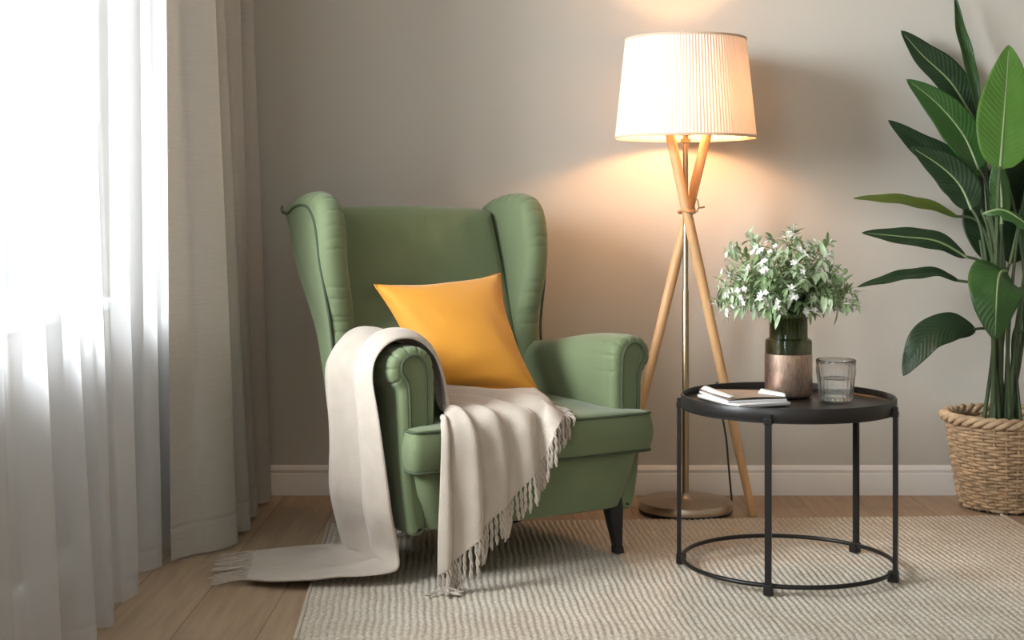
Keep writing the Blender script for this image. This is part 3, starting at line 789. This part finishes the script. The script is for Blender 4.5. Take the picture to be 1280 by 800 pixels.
# ------------------------------------------------------------------ vase
VX, VY, VZ = .752, 3.808, .4475
VS = empty('vase', (VX, VY, VZ)); tag(VS, 'bottle-shaped smoky green glass vase with a copper band on the black tray table', 'vase')
mb = MB(); mb.lathe([(.0005, .0005), (.052, .0005), (.060, .004), (.0628, .010), (.0628, .105), (.0628, .150), (.0615, .156), (.057, .1585), (.0525, .161), (.0515, .166), (.0515, .212), (.0530, .2145), (.0535, .216), (.0515, .217),
                      (.0490, .212), (.0490, .166), (.050, .160), (.0565, .155), (.0600, .148), (.0600, .012), (.056, .008), (.0005, .008)], (VX, VY, VZ), 64); build('glass_body', mb, M['smoke'], VS, world=True)
mb = MB(); mb.lathe([(.045, -.0001+.0003), (.0535, .0008), (.0612, .0045), (.0640, .0105), (.0640, .118), (.0632, .1185)], (VX, VY, VZ), 64); cb = build('copper_band', mb, M['copper'], VS, world=True); cb['label'] = 'hammered copper lower band'
# bouquet
BQ = empty('flower_bouquet', (VX, VY, VZ+.02)); tag(BQ, 'bushy bouquet of pale green leafy sprigs with tiny white flowers, standing in the vase', 'bouquet')
mouth = V((VX, VY, VZ+.216))
def small_leaf(mb, p, d, up, L_, w):
    d = d.normalized(); side = d.cross(up).normalized(); n_ = side.cross(d).normalized()
    rows = []
    for k in range(6):
        t = k/5; ww = w*math.sin(PI*min(1, t*.93+.07))**.8*(1 if t < 1 else .05); c_ = p+d*L_*t-n_*(L_*.28*t*t)
        rows.append([c_-side*ww+n_*ww*.35, c_, c_+side*ww+n_*ww*.35])
    mb.grid(rows)
NS = 84
for k in range(NS):
    g = (k+.5)/NS; th = k*2.39996+R.uniform(-.2, .2); ph = math.acos(1-1.12*g)     # polar angle 0..~97deg
    d = V((math.sin(ph)*math.cos(th), math.sin(ph)*math.sin(th), math.cos(ph)))
    Rr = R.uniform(.86, 1.16)*1.05*(.165 if ph > .9 else .165+.02*math.cos(ph)); 
    endp = mouth+V((-.012+d.x*Rr*1.04, d.y*Rr*.90, .034+d.z*Rr*.97)); 
    if endp.y > 3.93+.3: endp.y = 4.2
    st = mouth+V((d.x*.036, d.y*.036, -.06)); m1 = mouth+V((d.x*.046, d.y*.046, .008)); m2 = mouth.lerp(endp, .5)+V((0, 0, .035))
    path = spline([mouth+V((-d.x*.02, -d.y*.02, -.19)), st, m1, m2, endp], 27)
    mb = MB(); mb.tube(path, [.0017-.0008*i/26 for i in range(27)], 5)
    sp = build('sprig', mb, M['fstem'], BQ, world=True)
    mb = MB(); pale = R.random() < .5
    for i in range(13, 27, 1):
        t = (path[min(i+1, 26)]-path[i-1]).normalized()
        for sgn in ((-1, 1) if i % 2 else (1,)):
            a = R.uniform(0, 2*PI); per = t.cross(V((math.cos(a), math.sin(a), .4))).normalized()*sgn
            dd = (t*R.uniform(.3, .9)+per).normalized()
            small_leaf(mb, path[i], dd, V((R.uniform(-.3, .3), R.uniform(-.5, .1), 1)), R.uniform(.024, .050), R.uniform(.0038, .0072))
    tag(build('foliage', mb, M['fleaf2'] if pale else M['fleaf'], sp, world=True, angle=None), kind='stuff')
    nf = R.choice((2, 3, 4))
    mb = MB()
    for q in range(nf if R.random() < .8 else 0):
        t = (path[-1]-path[-4]).normalized(); c_ = path[-1]+V((R.uniform(-.012, .012), R.uniform(-.012, .012), R.uniform(-.008, .014)))
        mb.tube([path[-3], c_], .0007, 4)
        for m_ in range(5):
            a = 2*PI*m_/5+q; u_ = t.cross(V((.3, .2, 1))).normalized(); w_ = t.cross(u_)
            dr = (u_*math.cos(a)+w_*math.sin(a)+t*.5).normalized(); small_leaf(mb, c_, dr, t, R.uniform(.007, .0115), .0032)
    if mb.v: build('flower', mb, M['petal'], sp, world=True, angle=None)

# ------------------------------------------------------------------ tumbler
GX, GY, GZ = .862, 3.725, .4475
TG = empty('water_glass', (GX, GY, GZ)); tag(TG, 'clear ribbed tumbler half filled with water, right of the vase', 'glass')
def ribs(a, z, r): return 1+.055*abs(math.cos(a*12))*(1 if .008 < z < .082 and r > .0398+.0085*((z-.013)/.067)+.0008 else 0)
mb = MB(); mb.lathe([(.0005, .0005), (.036, .0005), (.0405, .003), (.0425, .010), (.0450, .035), (.0480, .065), (.0500, .080), (.0515, .095), (.0528, .109), (.0520, .1105), (.0508, .109), (.0495, .095), (.0478, .080), (.0455, .065), (.0425, .035), (.0398, .013), (.036, .010), (.0005, .010)], (GX, GY, GZ), 168, fr=ribs); build('glass_body', mb, M['glass'], TG, world=True, angle=50)
mb = MB(); mb.lathe([(.0005, .0106), (.0355, .0106), (.039, .0135), (.0417, .035), (.0436, .052), (.0445, .060), (.0438, .0595), (.0005, .0593)], (GX, GY, GZ), 64); build('water', mb, M['water'], TG, world=True)

# ------------------------------------------------------------------ magazines
def sheet_stack(name, quad, z, th, mcover, mpage, label, warp=None, edge=None):
    q = [V((x, y, 0)) for x, y in quad]; c_ = sum(q, V((0, 0, 0)))/4; root = empty(name, (c_.x, c_.y, z)); tag(root, label, 'magazine', 'magazines on the black tray table')
    n_ = 14
    def surf(zo, shrink=0, lift=None):
        rows = []
        for i in range(n_+1):
            row = []
            for j in range(n_+1):
                u, v = i/n_, j/n_; p = q[0].lerp(q[1], u).lerp(q[3].lerp(q[2], u), v); p = c_+(p-c_)*(1-shrink)
                p.z = z+zo+(lift(u, v) if lift else 0); row.append(p)
            rows.append(row)
        return rows
    npg = 3
    for k in range(npg):
        a = surf(th*k/npg+.0002, .006*(k % 2)); b = surf(th*(k+1)/npg-.0003, .006*(k % 2), None)
        mb = MB(); mb.grid(a); o_ = len(mb.v); mb.grid([r[::-1] for r in b]); m_ = n_+1
        idx = [i*m_ for i in range(m_)]+[n_*m_+j for j in range(1, m_)]+[i*m_+n_ for i in range(n_-1, -1, -1)]+[j for j in range(n_-1, 0, -1)]
        idb = [o_+(i//m_)*m_+(n_-i % m_) for i in idx]
        for s_ in range(len(idx)): t_ = (s_+1) % len(idx); mb.f.append((idx[s_], idb[s_], idb[t_], idx[t_]))
        build('pages', mb, edge if (edge and k == 0) else mpage, root, world=True, angle=30)
    mb = MB(); mb.grid(surf(th+.0004, -.004, warp)); build('cover', mb, mcover, root, world=True, solid=.0005, angle=None)
    return root
sheet_stack('magazine', [(.578, 3.560), (.722, 3.628), (.650, 3.835), (.500, 3.775)], .4490, .0085, M['paper'], M['paper'], 'white paper magazine lying at the bottom, directly on the black tray', edge=M['grey'])
def crinkle(u, v): return .002+.004*math.sin(PI*u)*(.5+.5*math.cos(3*v))+.003*sstep(.75, 1, v)*(1-u)
mg = sheet_stack('magazine', [(.556, 3.600), (.715, 3.640), (.675, 3.800), (.508, 3.800)], .4595, .005, M['cover'], M['paper'], 'brown covered glossy magazine lying on top of the white one', warp=crinkle)
# turned-up white leaf of the upper magazine
mb = MB(); rows = []
for i in range(9):
    u = i/8; a = V((.511, 3.785, .470)).lerp(V((.560, 3.602, .469)), u); b = V((.535, 3.80, .472)).lerp(V((.578, 3.615, .470)), u)
    rows.append([a.lerp(b, k/6)+V((-.008*math.sin(PI*u)*(1-k/6), 0, .005*math.sin(PI*k/6)*(1-u*.7)+.003)) for k in range(7)])
mb.grid(rows); build('turned_page', mb, M['paper'], mg, world=True, solid=.0006, angle=None)
mb = MB(); rows = []
for i in range(9):
    u = i/8; a = V((.650, 3.700, .471)).lerp(V((.712, 3.643, .469)), u); b = V((.672, 3.745, .476)).lerp(V((.716, 3.672, .472)), u)
    rows.append([a.lerp(b, k/4)+V((0, 0, .006*math.sin(PI*k/4))) for k in range(5)])
mb.grid(rows); build('turned_page', mb, M['paper'], mg, world=True, solid=.0006, angle=None)

# ------------------------------------------------------------------ basket and plant
BX, BY = 1.590, 4.512
BK = empty('wicker_basket', (BX, BY, 0)); tag(BK, 'round brown wicker basket with braided rim, holding the tall plant by the wall', 'basket')
Hb = .285; nst = 30; rowsn = 27
def Rb(z): return .134+.048*(z/Hb)**.85
for half in (0,):
    mb = MB()
    for k in range(rowsn):
        z = .012+(Hb-.022)*k/(rowsn-1); pts = []
        for q in range(nst*6):
            a = 2*PI*q/(nst*6); w = math.cos(a*nst/2+PI*k)
            w = math.copysign(abs(w)**.7, w)
            pts.append(V((BX+(Rb(z)+.0052*w)*math.cos(a), BY+(Rb(z)+.0052*w)*math.sin(a), z+.0012*math.sin(7*a+k))))
        mb.tube(pts, .0058, 6, closed=True)
    for q in range(nst):
        a = 2*PI*(q+.0)/nst
        mb.tube([V((BX+(Rb(z))*math.cos(a), BY+(Rb(z))*math.sin(a), z)) for z in [.004+Hb*t/8 for t in range(9)]], .0045, 6)
    build('woven_body', mb, M['basket'], BK, world=True, angle=None)
mb = MB(); 
for k in range(3):
    pts = []
    for q in range(240):
        a = 2*PI*q/240; ph = 11*a+2*PI*k/3; rr = Rb(Hb)+.004+.012*math.cos(ph)
        pts.append(V((BX+rr*math.cos(a), BY+rr*math.sin(a), Hb+.006+.010*math.sin(ph*1.0))))
    mb.tube(pts, .0088, 8, closed=True)
build('braided_rim', mb, M['basketrim'], BK, world=True, angle=None)
mb = MB(); mb.lathe([(0.001, .002), (.136, .002), (.139, .006), (.136, .010), (.001, .010)], (BX, BY, 0), 48); build('bottom_band', mb, M['blackmetal'], BK, world=True)

PL = empty('potted_plant', (BX, BY, .012)); tag(PL, 'tall bird of paradise plant with large paddle-shaped green leaves, standing in the wicker basket', 'plant')
mb = MB(); mb.lathe([(.001, .013), (.112, .013), (.142, .225), (.146, .235), (.140, .235), (.135, .222), (.001, .222)], (BX, BY, 0), 48); build('nursery_pot', mb, M['pot'], PL, world=True)
mb = MB(); rows = []
for k in range(10):
    r = .001+.134*k/9; rows.append([(BX+r*math.cos(2*PI*q/40), BY+r*math.sin(2*PI*q/40), .232+.006*math.sin(9*q+k*5)*(k < 9)) for q in range(40)])
mb.grid(rows, closed_u=True); build('soil', mb, M['soil'], PL, world=True, angle=None)

def big_leaf(pts, wl_, wr_, mname, N0=(0, -1, 0), fold=.25, stemfrom=None, broad=.42, ridge=True, stem_r=.006, curl=0, twist=0, appr=None):
    """pts: midrib from base to tip (world); wl_/wr_ half widths left/right of the midrib looking along it"""
    mid = spline(pts, 40); mid = even(mid, 40); N0 = V(N0).normalized(); rows = []; uv = []; nn = 8; L_ = sum((b-a).length for a, b in zip(mid, mid[1:]))
    for i, p in enumerate(mid):
        t = i/39; T = (mid[min(i+1, 39)]-mid[max(i-1, 0)]).normalized()
        Nn = N0 if not twist else (Matrix.Rotation(twist*t, 3, T) @ N0)
        side = T.cross(Nn).normalized(); Nn = side.cross(T).normalized()
        # paddle profile: quick round base, long pointed tip
        e = math.log(.5)/math.log(broad); x = t**e; w = (math.sin(PI*x))**.72 if 0 < x < 1 else 0
        w = max(w, .004)
        row = []
        for j in range(-nn, nn+1):
            s_ = j/nn; ww = (wr_ if s_ > 0 else wl_)*w*abs(s_); up = fold*ww*(1-curl*abs(s_))
            wav = .003*math.sin(t*19+s_*3)*abs(s_)*w
            row.append(p+side*math.copysign(ww, s_)-Nn*(-up)+Nn*wav if False else p+side*math.copysign(ww, s_)+Nn*(up+wav)); uv.append((t*L_*2.2, s_))
        rows.append(row)
    mb = MB(); mb.grid(rows); lf = build('leaf', mb, M[mname], PL, world=True, uv=uv, solid=.0012, angle=None)
    T0 = (mid[1]-mid[0]).normalized() if appr is None else V(appr).normalized()
    if ridge:
        mb = MB(); mb.tube([m_-N0*.0 + (-(N0))*(.0) for m_ in mid[:38]], [.0048*(1-i/40)+.0008 for i in range(38)], 6); build('midrib', mb, M['rib'], lf, world=True)
    if stemfrom is not None:
        s0 = V(stemfrom)+V((R.uniform(-.022, .018), R.uniform(-.02, .02), 0)); b0 = mid[0]; Ln = (b0-s0).length
        pth = spline([s0, s0.lerp(b0-T0*Ln*.25, .55)+V((0, 0, .02)), b0-T0*min(.09, Ln*.2), b0+T0*.012], 26)
        mb = MB(); mb.tube(pth, [stem_r*1.2-(stem_r*.5)*i/25 for i in range(26)], 8); build('stem', mb, M['stemd'], PL, world=True)
def S(px, Y=None, z=.235):
    Y = Y or BY; return V(((px-CX)/F*Y, Y, z))
def PT(*l): return [P(*a) for a in l]
WY = 4.66
cxp = 1245
LF = big_leaf
# L1 upright narrow, seen nearly edge on
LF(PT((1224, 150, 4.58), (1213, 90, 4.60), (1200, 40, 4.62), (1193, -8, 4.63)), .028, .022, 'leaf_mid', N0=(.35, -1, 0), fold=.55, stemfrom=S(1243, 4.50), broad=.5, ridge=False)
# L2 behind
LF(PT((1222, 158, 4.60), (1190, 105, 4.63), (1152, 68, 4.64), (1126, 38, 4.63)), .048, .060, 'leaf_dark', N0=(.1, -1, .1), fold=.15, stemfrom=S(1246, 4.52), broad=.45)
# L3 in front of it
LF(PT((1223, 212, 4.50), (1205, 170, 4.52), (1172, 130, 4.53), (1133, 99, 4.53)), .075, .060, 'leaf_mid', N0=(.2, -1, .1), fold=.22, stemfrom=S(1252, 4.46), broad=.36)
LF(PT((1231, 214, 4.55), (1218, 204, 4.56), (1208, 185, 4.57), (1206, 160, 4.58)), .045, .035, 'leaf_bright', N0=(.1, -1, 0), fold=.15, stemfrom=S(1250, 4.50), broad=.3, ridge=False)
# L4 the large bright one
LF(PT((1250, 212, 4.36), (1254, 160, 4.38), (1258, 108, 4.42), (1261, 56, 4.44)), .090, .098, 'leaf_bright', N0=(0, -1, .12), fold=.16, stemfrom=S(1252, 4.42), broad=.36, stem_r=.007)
# L5 pair of dark leaves
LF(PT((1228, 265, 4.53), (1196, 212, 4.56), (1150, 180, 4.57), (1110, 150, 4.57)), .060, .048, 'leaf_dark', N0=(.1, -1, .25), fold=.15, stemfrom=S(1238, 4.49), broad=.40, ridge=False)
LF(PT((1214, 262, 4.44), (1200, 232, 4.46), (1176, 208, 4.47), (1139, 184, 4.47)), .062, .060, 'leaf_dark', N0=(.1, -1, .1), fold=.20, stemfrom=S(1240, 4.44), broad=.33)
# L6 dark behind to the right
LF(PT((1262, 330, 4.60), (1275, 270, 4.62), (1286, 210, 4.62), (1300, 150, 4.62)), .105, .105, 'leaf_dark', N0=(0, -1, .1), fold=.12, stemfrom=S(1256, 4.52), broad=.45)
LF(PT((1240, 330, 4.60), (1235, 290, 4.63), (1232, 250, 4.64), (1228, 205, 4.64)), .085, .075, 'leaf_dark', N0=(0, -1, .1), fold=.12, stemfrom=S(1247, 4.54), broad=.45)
# L7 grey-green furled leaf
LF(PT((1252, 280, 4.46), (1252, 250, 4.46), (1250, 225, 4.46), (1248, 195, 4.46)), .038, .034, 'leaf_mid', N0=(0, -1, 0), fold=-.25, stemfrom=S(1254, 4.45), broad=.42)
# side leaves
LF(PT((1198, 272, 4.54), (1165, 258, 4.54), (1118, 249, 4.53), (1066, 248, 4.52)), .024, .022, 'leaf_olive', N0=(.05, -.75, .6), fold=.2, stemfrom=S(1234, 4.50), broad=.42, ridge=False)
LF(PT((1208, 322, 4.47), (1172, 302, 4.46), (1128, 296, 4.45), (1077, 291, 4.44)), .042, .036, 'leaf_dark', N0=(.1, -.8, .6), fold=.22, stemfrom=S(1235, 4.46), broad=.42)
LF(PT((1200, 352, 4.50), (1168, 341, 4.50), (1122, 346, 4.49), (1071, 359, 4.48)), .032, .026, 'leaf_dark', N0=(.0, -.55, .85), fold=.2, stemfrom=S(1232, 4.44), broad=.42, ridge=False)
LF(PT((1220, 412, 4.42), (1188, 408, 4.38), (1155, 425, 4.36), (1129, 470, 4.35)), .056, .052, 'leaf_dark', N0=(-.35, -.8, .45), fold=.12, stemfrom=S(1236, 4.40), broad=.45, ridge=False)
# L12 drooping folded leaf in the middle
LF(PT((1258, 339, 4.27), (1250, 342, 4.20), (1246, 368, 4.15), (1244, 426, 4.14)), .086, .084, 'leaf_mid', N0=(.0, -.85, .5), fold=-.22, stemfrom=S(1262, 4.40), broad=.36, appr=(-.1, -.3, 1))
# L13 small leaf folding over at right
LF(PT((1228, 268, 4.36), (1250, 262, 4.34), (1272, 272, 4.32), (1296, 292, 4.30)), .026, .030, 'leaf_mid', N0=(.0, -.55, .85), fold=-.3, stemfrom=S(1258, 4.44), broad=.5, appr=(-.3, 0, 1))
# right-hand side, mostly beyond the frame
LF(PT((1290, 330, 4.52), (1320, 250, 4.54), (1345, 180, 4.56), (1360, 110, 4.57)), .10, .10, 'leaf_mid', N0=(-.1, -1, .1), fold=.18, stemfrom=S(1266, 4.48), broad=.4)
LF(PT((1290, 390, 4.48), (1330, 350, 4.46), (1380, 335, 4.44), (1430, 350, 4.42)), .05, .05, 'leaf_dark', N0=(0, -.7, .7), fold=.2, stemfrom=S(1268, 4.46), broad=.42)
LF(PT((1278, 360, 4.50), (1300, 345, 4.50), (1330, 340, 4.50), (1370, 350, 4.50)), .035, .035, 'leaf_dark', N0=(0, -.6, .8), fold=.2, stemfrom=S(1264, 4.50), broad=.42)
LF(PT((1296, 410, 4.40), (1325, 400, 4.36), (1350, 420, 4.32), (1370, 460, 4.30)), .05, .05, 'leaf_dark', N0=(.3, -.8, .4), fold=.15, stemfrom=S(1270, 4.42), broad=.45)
# extra bare stems
for (a, b, y0_, y1_) in ((1256, (1275, 262), 4.43, 4.50), (1260, (1290, 280), 4.40, 4.46), (1262, (1300, 240), 4.43, 4.52), (1248, (1237, 262), 4.47, 4.52), (1250, (1225, 300), 4.41, 4.47)):
    s0 = S(a, y0_); e_ = P(b[0], b[1], y1_); mb = MB(); mb.tube(spline([s0, s0.lerp(e_, .5)+V((-.01*(1 if b[0] > a else -1), 0, .01)), e_], 20), [.008-.004*i/19 for i in range(20)], 8); build('stem', mb, M['stemd'], PL, world=True)

# ------------------------------------------------------------------ light
w = bpy.data.worlds.new('sky'); scene.world = w; w.use_nodes = True
bg = w.node_tree.nodes['Background']; bg.inputs[0].default_value = (.94, .97, 1, 1); bg.inputs[1].default_value = .62
def area(name, loc, size, energy, color, rot):
    l = bpy.data.lights.new(name, 'AREA'); l.shape = 'RECTANGLE'; l.size, l.size_y = size; l.energy = energy; l.color = color
    o = bpy.data.objects.new(name, l); COL.objects.link(o); o.location = loc; o.rotation_euler = rot; return o
# daylight outside the curtained window, added fill lamp outside the unseen second window
def aim(o, t):
    o.rotation_euler = (Vector(t)-o.location).to_track_quat('-Z', 'Y').to_euler()
aim(area('daylight_window', (-3.0, 2.0, 1.95), (1.3, 1.3), 660, (.93, .97, 1), (0, 0, 0)), (-.2, 4.0, 1.0))
area('fill_light_added_window', (XL-.42, -.15, 1.6), (1.8, 2.2), 105, (.93, .97, 1), (0, -PI/2, 0))

# ------------------------------------------------------------------ camera
cam = bpy.data.cameras.new('camera'); co = bpy.data.objects.new('camera', cam); COL.objects.link(co)
co.location = (0, 0, EYE); co.rotation_euler = (PI/2, 0, 0)
cam.sensor_width = 36; cam.lens = 36*F/1280; cam.shift_x = 0; cam.shift_y = -(400-HY)/1280; cam.clip_start = .05
scene.camera = co
vs = scene.view_settings; vs.view_transform = 'Standard'; vs.look = 'None'; vs.gamma = 1; vs.use_curve_mapping = False; vs.exposure = 0.50
